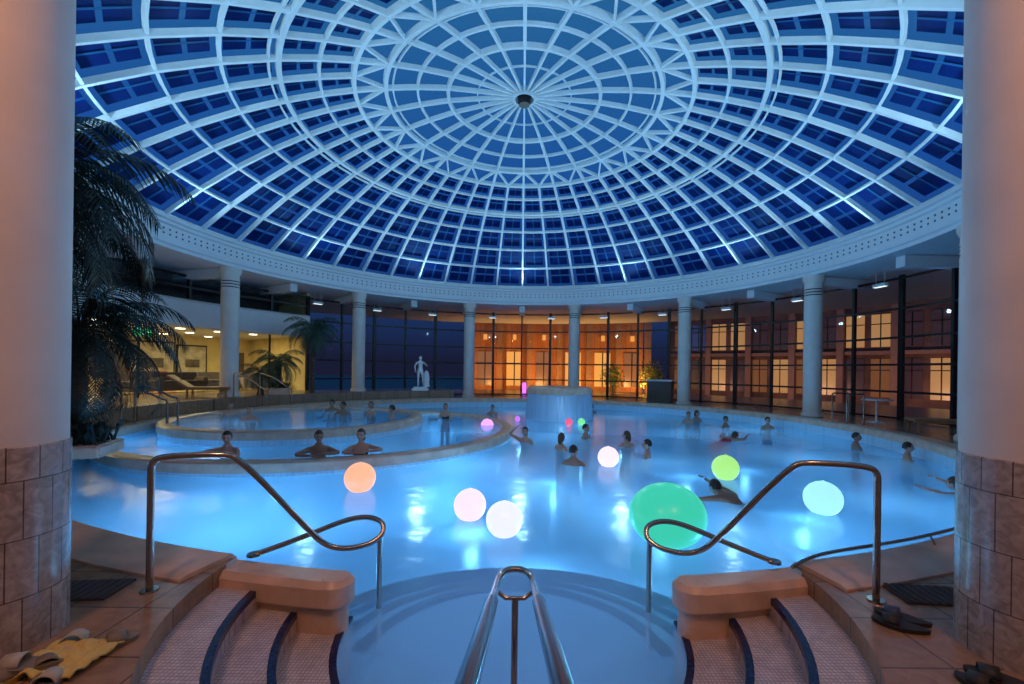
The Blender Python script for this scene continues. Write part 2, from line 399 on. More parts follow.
# exit sign in lobby (running figure pictogram)
e=empty('exit_sign',pt(12.2,-84,2.95),(0,0,rad(84)))
bm=bmesh.new(); boxp(bm,(0,0,0),(.6,.05,.26))
finish('sign_box',bm,emat('exit_green',(.02,.5,.12),1.0),e)
bm=bmesh.new()
for a,b in (((-.1,.06),(-.04,-.01)),((-.04,-.01),(-.1,-.08)),((-.04,-.01),(.02,-.08)),((-.1,.05),(-.16,.01)),((-.1,.05),(-.03,.06)),((.1,0),(.24,0)),((.24,0),(.19,.05)),((.24,0),(.19,-.05))):
    beam(bm,(a[0],-.03,a[1]),(b[0],-.03,b[1]),.01,.022,Vector((0,1,0)).cross(Vector((b[0]-a[0],0,b[1]-a[1]))))
bmesh.ops.create_icosphere(bm,subdivisions=2,radius=.02,matrix=Matrix.Translation((-.085,-.03,.095)))
finish('pictogram',bm,emat('exit_white',(.9,1,.9),1),e)
# hanging lamps under the soffit
for t in (-52,-38,-24,-8,8,22,37,52,67,82,97):
    e=empty('pendant_lamp',pt(11.9,t,4.85),(0,0,-rad(t)))
    bm=bmesh.new(); boxp(bm,(0,0,0),(.42,.16,.1)); boxp(bm,(-.15,0,.25),(.01,.01,.42)); boxp(bm,(.15,0,.25),(.01,.01,.42)); finish('housing',bm,M['white'],e)
    bm=bmesh.new(); boxp(bm,(0,0,-.055),(.38,.12,.012)); finish('diffuser',bm,M['lampw'],e)
# ---------------------------------------------------------------- outside
lathe('terrace_ground',[(19.5,-.3),(120,-.3)],M['ground'],n=64)
brick=tilemat('brick_orange',(.7,.3,.1),(.6,.22,.07),(.4,.2,.1),.4,.14,.8,ms=.02)
e=empty('spa_building')
bm=bmesh.new(); boxp(bm,(2.8,34,3.2),(13,1,7)); finish('facade_wall',bm,brick,e)
bm=bmesh.new()
for i in range(6):
    x=-2.8+i*2.25
    boxp(bm,(x,33.45,2.0),(1.2,.1,2.6),mi=0 if i in (1,3,4) else 2); boxp(bm,(x,33.4,2.0),(.08,.1,2.6),mi=1); boxp(bm,(x,33.4,2.4),(1.2,.1,.08),mi=1)
    boxp(bm,(x,33.3,4.4),(.25,.25,.4),mi=0)
finish('lit_windows',bm,[emat('window_glow_orange',(1,.42,.08),.9),M['black'],emat('window_glow_dim',(.6,.25,.1),.35)],e)
bm=bmesh.new()
for i in range(7): boxp(bm,(-3.9+i*2.25,33.2,3.2),(.4,.5,6.8))
for i in range(7): boxp(bm,(2.8,33.3,6.3),(13,.6,.3))
finish('pilasters',bm,pm('stone_warm',(.4,.22,.12),.8),e)
def area(name,loc,target,power,size,col,parent=None,spread=180):
    l=bpy.data.lights.new(name,'AREA'); l.energy=power; l.size=size; l.color=col; l.spread=rad(spread)
    o=bpy.data.objects.new(name,l); o.location=loc; o.rotation_euler=(Vector(target)-Vector(loc)).to_track_quat('-Z','Y').to_euler(); return link(o,parent)
def point(name,loc,power,r,col,parent=None):
    l=bpy.data.lights.new(name,'POINT'); l.energy=power; l.shadow_soft_size=r; l.color=col
    o=bpy.data.objects.new(name,l); o.location=loc; return link(o,parent)
for x,p_ in ((-2.5,90),(1.5,120),(5,60),(8.5,140)): area('facade_floodlight',(x,31,.7),(x,34,4.5),p_,.5,(1,.45,.12))
# side wing of the spa: glazed rooms, warmly lit
e=empty('spa_wing')
bm=bmesh.new(); bm2=bmesh.new()
for i,t in enumerate(range(30,118,6)):
    R=Matrix.Rotation(-rad(t),3,'Z'); boxp(bm,pt(30,t,3.4),(3.3,1,7.5),R,0)
    boxp(bm,pt(29.3,t+3,3.3),(.4,.5,7.2),R,1)
    boxp(bm,pt(29.35,t,3.4),(3.2,.3,.25),R,1)
    for j in (-1,1):
        for lv,h in ((1.7,2.6),(4.9,2.2)):
            k=random.choice((0,1,1,2,2,3))
            c=pt(29.47,t+j*1.4,lv); boxp(bm2,c,(1.05,.08,h),R,k)
            boxp(bm2,pt(29.42,t+j*1.4,lv),(.06,.08,h),R,4); boxp(bm2,pt(29.42,t+j*1.4,lv+h*.2),(1.05,.08,.06),R,4)
finish('wing_wall',bm,[pm('dark_render',(.13,.075,.055),.8,noise=.5,scale=.6),pm('pale_render',(.25,.16,.12),.8)],e)
finish('wing_windows',bm2,[emat('win_warm',(1,.5,.18),.38),emat('win_amber',(.7,.28,.1),.16),emat('win_dark',(.2,.1,.12),.1),emat('win_blue',(.1,.14,.4),.2),M['black']],e)
for t in range(34,112,13): area('wing_fill_light',pt(25,t,.4),pt(30,t,4),random.uniform(25,120),.6,random.choice(((1,.5,.25),(1,.45,.3),(1,.55,.25))))  # added fill lights without fittings, brighten the wing behind the glazing
def bush(loc,s,mat,name='tree'):
    bm=bmesh.new()
    for i in range(620):
        d=Vector((random.gauss(0,1),random.gauss(0,1),random.gauss(0,1))).normalized()*random.uniform(.35,1)*random.uniform(.8,1.15)
        p=Vector((d.x*s,d.y*s,d.z*s*1.1+s*1.5)); a=Euler((random.random()*6,random.random()*6,random.random()*6)).to_matrix()
        w=s*.1; bm.faces.new([bm.verts.new(p+a@Vector(q)) for q in ((-w,0,0),(0,-w*.5,0),(w,0,0),(0,w*.5,0))])
    lathe_bm(bm,[(.08*s,-.6),(.06*s,s*1.4)],(0,0),0,360,8,mi=1)
    o=finish(name,bm,[mat,M['bark']],None,None,loc,recalc=False)
yl=pm('foliage_yellow',(.22,.24,.04),.7,noise=.3)
for x,y,s in ((6.4,30.5,.9),(9.2,31,1.0)): bush((x,y,.2),s,yl)
area('garden_spotlight',(6.5,28.5,.6),(6.5,31,2.6),22,.3,(.95,.8,.3))
bm=bmesh.new(); lathe_bm(bm,[(.12,0),(.12,.6),(.1,.65),(.001,.66)],(0,0),0,360,16)
finish('garden_light',bm,emat('violet_light',(.5,.1,1),3),None,40,(.2,28.5,.42))
# ---------------------------------------------------------------- fountain
F=(1.55,17.4)
e=empty('waterfall_fountain')
lathe('fountain_core',[(.45,-1.35),(.45,.95),(1.0,1.0)],M['white'],c=F,n=48,parent=e)
lathe('fountain_cap',[(1.0,.96),(1.27,.98),(1.3,1.08),(1.27,1.22),(1.2,1.26),(.9,1.27),(.001,1.28)],M['coping'],c=F,n=64,parent=e)
bm=bmesh.new()
cols=[]
for i in range(180):
    a=2*math.pi*i/180; k=.02*math.sin(a*31)+.012*math.sin(a*53)
    cols.append([bm.verts.new((F[0]+(r+k)*math.cos(a),F[1]+(r+k)*math.sin(a),z)) for r,z in ((1.2,1.06),(1.27,.9),(1.29,.5),(1.31,.0))])
for i in range(180):
    for j in range(3): bm.faces.new([cols[i][j],cols[(i+1)%180][j],cols[(i+1)%180][j+1],cols[i][j+1]])
finish('water_curtain',bm,M['fall'],e,60)
point('fountain_light',(F[0],F[1]-.85,.4),3,.1,(.6,.8,1),e)
# ---------------------------------------------------------------- handrails
TR=.021
def side_rail(s):
    pts=[(2.38,2.9,.42),(2.38,2.9,1.15),(2.38,2.9,1.27),(2.3,2.92,1.3),(2.0,3.0,1.3),(1.9,3.04,1.28),(1.5,3.3,.64),(1.42,3.36,.54),(1.3,3.4,.5),(1.13,3.45,.52),(1.04,3.5,.58),(1.06,3.56,.66),(1.2,3.6,.69),(1.38,3.6,.66),(1.75,3.5,.52),(2.0,3.4,.45)]
    pts=[(s*x,y,z) for x,y,z in pts]
    e=empty('stair_handrail')
    tube('rail_tube',[(pts,'nurbs')],TR,M['steel'],e)
    tube('rail_post',[([(s*1.07,3.5,-.4),(s*1.07,3.5,.56)],'poly')],TR,M['steel'],e)
    for x,y,z in ((2.38,2.9,.42),(2.0,3.4,.45)):
        lathe('flange',[(.001,z+.012),(.05,z+.012),(.055,z),(.055,z-.005)],M['steel'],c=(s*x,y),n=24,parent=e)
side_rail(-1); side_rail(1)
e=empty('pool_edge_rail'); tube('rail_tube',[([pt(9.62,167.5,.45)]+[pt(9.6,166.5,.51)]+[pt(9.58,t,.52) for t in range(164,128,-2)]+[pt(9.62,128,.44)],'nurbs')],.014,M['steel'],e)
for t in (158,148,138): tube('rail_post',[([pt(9.62,t,.45),pt(9.58,t,.52)],'poly')],.01,M['steel'],e)
e=empty('center_handrail',(.045,0,0),(0,0,rad(.6)))
L=[(-.115,.35,1.38),(-.115,.5,1.36)]+[(-.115,.95,1.215),(-.11,1.7,.98),(-.1,2.35,.79),(-.095,2.5,.75),(-.07,2.62,.74),(0,2.66,.74),(.07,2.62,.74),(.095,2.5,.75),(.1,2.35,.79),(.11,1.7,.98),(.115,.95,1.215),(.115,.5,1.36),(.115,.35,1.38)]
L=[(x,y,z-.03) for x,y,z in L]
tube('rail_tube',[(L,'nurbs')],.02,M['steel'],e)
grip=pm('grip_dark_rubber',(.015,.015,.03),.2,noise=.2)
G=[(.115,.4,1.352),(.115,.6,1.305),(.115,.8,1.243),(.1145,.95,1.192),(.113,1.2,1.112),(.1115,1.4,1.047),(.1095,1.6,.983),(.108,1.8,.922),(.106,2.0,.862)]
for s in (-1,1): tube('grip',[([(s*x,y,z) for x,y,z in G],'nurbs')],.03,grip,e)
tube('cross_bars',[([(-.12,.55,1.3),(.12,.55,1.3)],'poly')],.016,M['steel'],e)
tube('rail_posts',[([(0,2.3,-.37),(0,2.3,.72)],'poly'),([(0,.55,.4),(0,.55,1.3)],'poly')],.018,M['steel'],e)
tube('post_bracket',[([(-.1,2.3,.76),(-.05,2.3,.72),(.05,2.3,.72),(.1,2.3,.76)],'poly')],.012,M['steel'],e)
def hoop(x,y,z,rot,w,h,slope=0):
    e=empty('pool_handrail',(x,y,z),(0,0,rot))
    tube('rail_tube',[([(0,0,0),(0,0,h*.85),(0,0,h),(.12,0,h),(w*.5,0,h-slope*.3),(w-.1,0,h-slope),(w,0,h-slope),(w,0,h-slope-.15),(w,0,-.1)],'nurbs')],.024,M['steel'],e)
hoop(-9.3,10.2,.42,.3,.9,.95,.3); hoop(-9.6,10.9,.42,.3,.9,.95,.3); hoop(-9.6,14.6,.8,-.3,1.4,.85,.5); hoop(-9.2,15.4,.8,-.3,1.4,.85,.5)
hoop(9.65,13.5,.42,0,.5,.9); hoop(9.65,12.9,.42,0,.5,.9)
# ---------------------------------------------------------------- palms
def frond(bm,base,az,L,el,droop,lw,nl=30):
    d=Vector((math.cos(az),math.sin(az),0)); s=Vector((-math.sin(az),math.cos(az),0))
    P=[]
    ang=el; p=Vector(base); st=L/16
    for i in range(17):
        P.append(p.copy()); p=p+(d*math.cos(ang)+Vector((0,0,1))*math.sin(ang))*st; ang-=droop/16*(1+.6*i/16)
    for i in range(16): beam(bm,P[i],P[i+1],.03*(1-i/18),.025*(1-i/18),s.cross(d),0)
    for i in range(nl):
        u=.14+.86*i/nl; k=u*16; a=int(min(k,15)); f=k-a; q=P[a].lerp(P[a+1],f); td=(P[a+1]-P[a]).normalized()
        ll=lw*math.sin(math.pi*min(1,(.12+u*.85)))**.6*random.uniform(.85,1.1)
        for sg in (-1,1):
            o=(s*sg*.8+td*.65-Vector((0,0,.35+.35*random.random()))).normalized()
            wv=td*(.022*L/2.2+.006)
            m=q+o*ll*.5+Vector((0,0,.03)); tip=q+o*ll-Vector((0,0,.12*ll))
            v=[bm.verts.new(x) for x in (q-wv*.5,q+wv*.5,m+wv*.6,m-wv*.6,tip)]
            bm.faces.new((v[0],v[1],v[2],v[3])); bm.faces.new((v[3],v[2],v[4]))
def palm(name,loc,h,nf,L,lw,mat,tr=.13,nl=30,azr=(0,6.283)):
    e=empty(name,loc)
    prof=[(tr*1.4,0)]
    n=int(h/.12)
    for i in range(n): z=.1+(h-.1)*i/n; prof+= [(tr*(1.15-.2*i/n),z),(tr*(.95-.2*i/n),z+.07)]
    prof.append((tr,h)); prof.append((tr*.4,h+.15))
    lathe('trunk',prof,M['bark'],c=(0,0),n=16,parent=e,smooth=20)
    bm=bmesh.new()
    for i in range(nf):
        az=azr[0]+(azr[1]-azr[0])*(i*.618%1)+random.uniform(-.1,.1); el=1.25-1.9*i/nf
        frond(bm,(0,0,h+.05),az,L*random.uniform(.85,1.1),el,1.7,lw,nl)
    finish('fronds',bm,mat,e,None,recalc=False)
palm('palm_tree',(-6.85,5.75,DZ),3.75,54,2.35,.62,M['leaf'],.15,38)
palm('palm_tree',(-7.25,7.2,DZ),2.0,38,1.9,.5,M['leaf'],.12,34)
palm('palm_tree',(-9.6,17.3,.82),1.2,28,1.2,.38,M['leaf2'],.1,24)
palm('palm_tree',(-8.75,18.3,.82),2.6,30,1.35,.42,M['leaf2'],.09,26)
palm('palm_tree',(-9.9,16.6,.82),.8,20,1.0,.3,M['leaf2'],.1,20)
def planter(loc,w,d,h,rot=0,blades=160,bl=.5):
    e=empty('planter',loc,(0,0,rot)); bm=bmesh.new()
    boxp(bm,(0,0,h/2),(w,d,h)); bmesh.ops.bevel(bm,geom=bm.edges[:],offset=.03,segments=2,affect='EDGES'); finish('planter_box',bm,M['coping'],e,40)
    bm=bmesh.new()
    for i in range(blades):
        a=random.random()*6.283; p=Vector((random.uniform(-w/2,w/2)*.85,random.uniform(-d/2,d/2)*.85,h-.01)); dv=Vector((math.cos(a),math.sin(a),0)); s=Vector((-math.sin(a),math.cos(a),0))*.018
        l=bl*random.uniform(.6,1.1); m=p+dv*l*.35+Vector((0,0,l*.7)); t=p+dv*l*.9+Vector((0,0,l*.55))
        v=[bm.verts.new(x) for x in (p-s,p+s,m+s,m-s,t)]; bm.faces.new(v[:4]); bm.faces.new((v[3],v[2],v[4]))
    finish('grass_plant',bm,M['leaf'],e,None,recalc=False)
planter((-6.75,5.75,DZ),.9,.9,.15,.6,260,.55)
planter((-7.15,7.1,DZ),.9,.9,.2,.4,220)
planter((-8.6,7.9,DZ),1.2,.6,.3,-.6)
planter((-9.5,17.2,.82),1.3,.7,.25,-1.1,90,.3)
# ---------------------------------------------------------------- people
skinm=[pm('skin_light',(.48,.27,.2),.5,noise=.06),pm('skin_tan',(.32,.17,.11),.5,noise=.06)]
hairm=[pm('hair_dark',(.02,.013,.01),.5,noise=.3,scale=40),pm('hair_brown',(.07,.035,.018),.5,noise=.3,scale=40),pm('hair_grey',(.3,.28,.26),.5,noise=.3,scale=40)]
swim=[pm('swimwear_navy',(.02,.03,.12),.6),pm('swimwear_red',(.5,.02,.03),.6),pm('swimwear_black',(.01,.01,.012),.6)]
eyem=pm('eye_dark',(.02,.015,.01),.2); lipm=pm('lip',(.4,.12,.1),.4)
def skin_mesh(V,E,roots,sub=1):
    me=bpy.data.meshes.new('sk'); me.from_pydata([v[0] for v in V],E,[])
    o=bpy.data.objects.new('sk',me); link(o)
    md=o.modifiers.new('s','SKIN'); md.use_smooth_shade=True
    sv=me.skin_vertices[0].data
    for i,v in enumerate(V): sv[i].radius=(v[1],v[1] if len(v)<3 else v[2]); sv[i].use_root=i in roots
    o.modifiers.new('b','SUBSURF').levels=sub
    dg=bpy.context.evaluated_depsgraph_get(); m2=bpy.data.meshes.new_from_object(o.evaluated_get(dg))
    bpy.data.objects.remove(o); return m2
def person_mesh(name,arms,legs=None,head_rot=(0,0,0),female=False,longhair=False,mats=None,drape=False):
    V=[];E=[]
    def av(p,r,r2=None):
        V.append((Vector(p),r,r2 if r2 else r)); return len(V)-1
    wsh=.155 if female else .18
    pel=av((0,0,.95),.14,.11); sp=av((0,.0,1.1),.12 if not female else .105,.1); ch=av((0,0,1.28),.15,.11); uc=av((0,0,1.39),.115,.085); nk=av((0,.0,1.475),.055); hd=av((0,-.01,1.56),.055)
    E+=[(pel,sp),(sp,ch),(ch,uc),(uc,nk),(nk,hd)]
    roots=[pel]
    legs=legs or {s:[(s*.1,-.03,.5),(s*.1,.03,.09),(s*.13,-.13,.03)] for s in (-1,1)}
    for s in (-1,1):
        hp=av((s*.09,0,.88),.095); k,an,to=legs[s]
        th=av(Vector((s*.09,0,.88)).lerp(Vector(k),.5),.078); kn=av(k,.055); cf=av(Vector(k).lerp(Vector(an),.35),.056); ank=av(an,.035); toe=av(to,.032)
        E+=[(pel,hp),(hp,th),(th,kn),(kn,cf),(cf,ank),(ank,toe)]
        el,wr,hdir=arms[s]; el=Vector(el); wr=Vector(wr); hdir=Vector(hdir).normalized()
        sh=av((s*wsh,0,1.40),.058); ua=av(Vector((s*wsh,0,1.40)).lerp(el,.5),.047); e_=av(el,.038); fa=av(el.lerp(wr,.35),.038); w_=av(wr,.025)
        side=hdir.cross(Vector((0,0,1)));
        if side.length<.3: side=hdir.cross(Vector((0,1,0)))
        side.normalize(); nrm=side.cross(hdir)
        p1=av(wr+hdir*.045,.032,.022)
        E+=[(uc,sh),(sh,ua),(ua,e_),(e_,fa),(fa,w_),(w_,p1)]
        thumb=-s
        for j,(off,ln) in enumerate(((-.027,.07),(-.009,.08),(.009,.076),(.027,.06))):
            b=wr+hdir*.07+side*off
            a0=av(b,.0095); a1=av(b+hdir*ln*.55-nrm*.004,.009); a2=av(b+hdir*ln-nrm*.02,.008)
            E+=[(a0,a1),(a1,a2)]; roots.append(a0)
        b=wr+hdir*.03+side*.022*thumb
        a0=av(b,.011); a1=av(b+(hdir*.5+side*thumb*.85)*.035,.0105); a2=av(b+(hdir*.85+side*thumb*.8)*.06,.009); E+=[(a0,a1),(a1,a2)]; roots.append(a0)
    body=skin_mesh(V,E,set(roots),1)
    bm=bmesh.new(); bm.from_mesh(body); bpy.data.meshes.remove(body)
    for f in bm.faces:
        c=f.calc_center_median(); f.smooth=True
        top=1.33 if female else 1.0
        f.material_index=2 if (.76<c.z<top and abs(c.x)<.17 and abs(c.y)<.17) else 0
    H=Vector((0,-.015,1.635)); R=Euler(head_rot).to_matrix()
    def add_sphere(c,s,mi,seg=20,ring=14,cut=None,fn=None):
        r=bmesh.ops.create_uvsphere(bm,u_segments=seg,v_segments=ring,radius=1)
        vs=r['verts']
        for v in vs:
            q=Vector((v.co.x*s[0],v.co.y*s[1],v.co.z*s[2]))
            if fn: q=fn(q)
            v.co=q+Vector(c)
        if cut:
            kill=[v for v in vs if cut(v.co)]
            vs=[v for v in vs if not cut(v.co)]
            bmesh.ops.delete(bm,geom=kill,context='VERTS')
        for v in vs: v.co=H+R@v.co
        for v in vs:
            for f in v.link_faces: f.material_index=mi; f.smooth=True
    def hf(q):
        if q.z<-.02: q.x*=1-.35*min(1,(-q.z-.02)/.1); 
        if q.z<-.03 and q.y>0: q.y*=.75
        if q.y<-.05 and abs(q.x)<.02 and -.04<q.z<.015: q.y-=.012
        if q.y<-.05 and .005<q.z<.03 and .015<abs(q.x)<.045: q.y+=.008
        return q
    add_sphere((0,0,0),(.075,.095,.118),0,28,22,fn=hf)
    add_sphere((0,-.1,-.012),(.011,.018,.02),0,10,8)
    for s in (-1,1):
        add_sphere((s*.03,-.084,.012),(.012,.008,.007),3,10,8)
        add_sphere((s*.03,-.086,.034),(.018,.007,.004),1,8,6)
        add_sphere((s*.076,.01,-.002),(.01,.018,.03),0,10,8)
    add_sphere((0,-.088,-.052),(.024,.01,.008),4,10,8)
    hl=-.11 if longhair else -.03
    add_sphere((0,.012,.014),(.083,.1,.117),1,24,18,cut=lambda c:(c.y<-.045 and c.z<.062) or (c.z<hl) or (c.y<.0 and c.z<-.0))
    if longhair: add_sphere((0,.085,-.05),(.055,.04,.1),1,14,10)
    me=bpy.data.meshes.new(name); bm.to_mesh(me); bm.free()
    for m in mats: me.materials.append(m)
    return me
def mats(a,b,c): return [skinm[a],hairm[b],swim[c],eyem,lipm]
armA={-1:((-.3,-.1,1.16),(-.36,-.32,1.2),(-.3,-1,-.2)),1:((.3,-.1,1.16),(.36,-.32,1.2),(.3,-1,-.2))}
armL={-1:((-.36,-.26,1.36),(-.12,-.4,1.355),(1,-.15,0)),1:((.36,-.22,1.36),(.12,-.36,1.37),(-1,-.1,0))}
armO={-1:((-.42,-.2,1.36),(-.62,-.36,1.355),(-.9,-.5,0)),1:((.36,-.22,1.36),(.12,-.36,1.36),(-1,-.1,0))}
armR={-1:((-.4,-.12,1.55),(-.2,-.1,1.76),(.9,.1,.3)),1:((.36,-.15,1.25),(.5,-.36,1.3),(.3,-1,0))}
armS={-1:((-.26,-.1,1.66),(-.14,-.12,1.9),(.2,0,1)),1:((.44,-.08,1.5),(.6,-.1,1.7),(.3,0,1))}
legS={-1:[(-.2,-.1,.52),(-.28,.12,.15),(-.34,.14,.02)],1:[(.16,.02,.5),(.2,.1,.1),(.24,.14,-.04)]}
PM={
 'a':person_mesh('bather_a',armA,mats=mats(0,0,0)),
 'b':person_mesh('bather_b',armA,female=True,longhair=True,head_rot=(0,0,.5),mats=mats(0,1,2)),
 'c':person_mesh('bather_c',armA,head_rot=(0,0,-.6),mats=mats(1,0,0)),
 'L':person_mesh('bather_lean',armL,head_rot=(.15,0,.2),mats=mats(1,0,2)),
 'M':person_mesh('bather_lean_f',armL,female=True,longhair=True,head_rot=(.1,0,-.5),mats=mats(0,1,2)),
 'O':person_mesh('bather_lean_out',armO,head_rot=(.2,0,.5),mats=mats(0,0,0)),
 'R':person_mesh('bather_raised',armR,female=True,longhair=True,head_rot=(0,0,.3),mats=mats(0,0,2)),
 'S':person_mesh('bather_swim',armS,legs=legS,head_rot=(-.9,0,0),mats=mats(1,0,0)),
 'T':person_mesh('bather_swim_red',armS,legs=legS,female=True,longhair=True,head_rot=(-.9,0,0),mats=mats(0,1,1)),
}
def person(k,x,y,zf,face,rx=0):
    o=bpy.data.objects.new('bather',PM[k]); o.location=(x,y,zf); o.rotation_euler=(rx,0,rad(face)); link(o)
ZF=-1.35
for k,x,y,f in (('R',.15,11.5,-30),('b',1.0,10.5,120),('c',1.1,8.8,160),('a',1.85,12.3,60),('b',2.7,11.0,200),('a',2.85,9.7,-110),
    ('c',7.1,15.1,40),('a',8.5,15.0,0),('b',7.0,17.3,20),('c',8.7,11.3,70),('a',8.7,9.8,60),('b',6.4,16.6,-40),('a',-1.2,18.6,-20),('c',3.2,19.6,30)): person(k,x,y,ZF,f)
def rimp(c,r,x):
    return c[1]-math.sqrt(r*r-(x-c[0])**2)
for k,x in (('O',-5.35),('L',-3.78),('M',-3.1)):
    y=rimp(P1,4.36,x); ang=math.degrees(math.atan2(x-P1[0],-(y-P1[1])))
    person(k,x,y,-1.05,ang)
for k,x,y,f in (('a',-8.7,13.1,60),('b',-7.4,12.0,10),('c',-5.6,13.8,0),('b',-4.75,13.9,-30),('a',-3.75,12.8,-80),('c',-6.3,14.6,20)): person(k,x,y,-.93,f)
person('b',-2.6,15.2,-1.05,-20)
def swimmer(k,hx,hy,hz,face,tilt=70):
    R=Matrix.Rotation(rad(face),3,'Z')@Matrix.Rotation(rad(tilt),3,'X'); head=R@Vector((0,0,1.62))
    o=bpy.data.objects.new('bather',PM[k]); o.location=Vector((hx,hy,hz))-head; o.rotation_euler=R.to_euler(); link(o)
swimmer('S',3.05,6.75,.14,205,62)
swimmer('T',6.1,12.4,.12,110,66)
swimmer('T',7.3,7.3,.1,200,66)
# statue
stat=empty('statue',(-5.0,21.6,.82),(0,0,.25))
armSt={-1:((-.3,.02,1.18),(-.26,-.12,.98),(.1,-.3,-1)),1:((.36,-.02,1.2),(.3,-.24,1.28),(-.3,-.8,.3))}
legSt={-1:[(-.1,-.02,.5),(-.1,.02,.09),(-.13,-.13,.03)],1:[(.14,-.12,.52),(.17,.08,.12),(.2,-.04,.03)]}
sm=person_mesh('statue_figure',armSt,legs=legSt,head_rot=(0,0,.4),mats=[M['statue']]*5)
o=bpy.data.objects.new('figure',sm); o.location=(0,0,.18); o.scale=(.9,.9,.86); link(o,stat)
bm=bmesh.new(); boxp(bm,(0,0,.05),(.8,.6,.1)); boxp(bm,(0,0,.14),(.66,.5,.08)); bmesh.ops.bevel(bm,geom=bm.edges[:],offset=.015,segments=2,affect='EDGES'); finish('plinth',bm,M['statue'],stat)
lathe('drapery',[(.05,.18),(.18,.18),(.14,.4),(.16,.6),(.12,.85),(.08,.95),(.02,1.0)],M['statue'],c=(.3,.02),n=16,parent=stat)
# ---------------------------------------------------------------- glowing balls
def ball(x,y,r,col,s,sq=1.0,name='glowing_ball'):
    e=empty(name,(x,y,r*sq*.82))
    bm=bmesh.new(); bmesh.ops.create_uvsphere(bm,u_segments=40,v_segments=24,radius=r)
    for v in bm.verts: v.co.z*=sq
    lathe_bm(bm,[(.001,r*sq+.012),(.018,r*sq+.01),(.022,r*sq-.004)],(0,0),0,360,12)
    finish('sphere_shell',bm,emat('ball_glow',col,s),e,60)
ball(-.6,5.6,.205,(1,.68,.86),1.2); ball(-.14,5.07,.21,(.72,.74,1),1.2); ball(-2.45,6.8,.235,(1,.45,.27),1.1)
ball(1.8,8.8,.21,(1,.74,.82),1.15); ball(3.72,7.87,.23,(.45,.95,.25),.9); ball(4.2,6.03,.235,(.4,.9,1),1.0)
ball(-1.02,13.6,.2,(.75,.35,1),1.3) 
ball(1.7,4.95,.42,(.05,.68,.46),.85,.84)
ball(1.7,15.2,.13,(.9,.1,.2),1); ball(2.15,15.3,.13,(.2,.8,.3),1); ball(-.1,16.2,.1,(.6,.2,1),1)
# ---------------------------------------------------------------- foreground clutter
def flipflop(x,y,z,rot,col,col2,tilt=0):
    e=empty('flip_flop',(x,y,z),(tilt,0,rot))
    bm=bmesh.new(); top=[];bot=[]
    N_=28
    for i in range(N_):
        a=2*math.pi*i/N_; yy=math.cos(a)*.135; ww=.048+.012*math.cos(a)-.008*math.cos(2*a)
        xx=math.sin(a)*ww+.006*math.cos(2*a)
        top.append(bm.verts.new((xx,yy,.024))); bot.append(bm.verts.new((xx*.95,yy*.97,.0)))
    bm.faces.new(top); bm.faces.new(bot[::-1])
    for i in range(N_): bm.faces.new((top[i],top[(i+1)%N_],bot[(i+1)%N_],bot[i]))
    finish('sole',bm,pm('sole',col,.7),e,50)
    bm=bmesh.new(); P=[]
    for j in range(11):
        a=math.pi*j/10; P.append((math.cos(a)*.05,math.sin(a)*.045+.024))
    for j in range(10):
        v=[bm.verts.new(q) for q in ((P[j][0],.01,P[j][1]),(P[j+1][0],.01,P[j+1][1]),(P[j+1][0]*.85,.085,P[j+1][1]*.92),(P[j][0]*.85,.085,P[j][1]*.92))]; bm.faces.new(v)
    bmesh.ops.remove_doubles(bm,verts=bm.verts,dist=.0005)
    o=finish('strap',bm,pm('strap',col2,.6),e,60); o.modifiers.new('s','SOLIDIFY').thickness=.006
W_=(.42,.38,.33); Y_=(.5,.34,.09); K_=(.02,.02,.025); B_=(.03,.05,.12); G_=(.2,.16,.13)
fl=[(-2.28,2.3,0,.4,W_,W_),(-2.2,2.12,0,.9,G_,G_),(-2.36,2.02,0,-.5,Y_,G_),(-2.26,1.95,0,1.3,Y_,Y_),(-2.4,1.88,0,.2,G_,W_),(-2.12,2.32,0,-.8,G_,G_),(-2.3,2.12,.03,1.9,G_,W_),(-2.45,1.75,0,.7,K_,G_),(-2.1,2.0,0,.3,G_,W_),(-2.32,1.8,0,1.5,W_,Y_),
    (2.38,2.15,0,.9,K_,K_),(2.26,2.08,0,.6,K_,K_),(2.36,2.68,0,.9,K_,B_),(2.28,2.6,0,1.0,K_,K_),(2.42,2.0,0,-.4,B_,K_),(2.3,1.9,0,.3,K_,G_)]
for x,y,dzz,r,c1,c2 in fl: flipflop(x,y,DZ+dzz+.002,r,c1,c2,.12 if dzz else 0)
for s,y in ((-1,2.66),(1,2.75)):
    bm=bmesh.new(); boxp(bm,(0,0,.008),(.46,.26,.014)); 
    for i in range(8): boxp(bm,(-.2+i*.055,0,.018),(.025,.24,.006))
    o=finish('door_mat',bm,pm('mat_rubber',(.05,.04,.04),.9),None,None,(s*2.8,y+.22,DZ)); o.rotation_euler=(0,0,-s*.1)
bm=bmesh.new(); bmesh.ops.create_grid(bm,x_segments=24,y_segments=24,size=.14)
from mathutils import noise as mn
for v in bm.verts: v.co.z=.03+.05*abs(mn.noise(v.co*14))+.012*mn.noise(v.co*40); v.co.x*=1.2
o=finish('towel',bm,pm('towel_yellow',(.6,.45,.15),.95,bump=.3,scale=80),None,60,(-2.2,2.2,DZ-.005)); o.modifiers.new('s','SOLIDIFY').thickness=.008
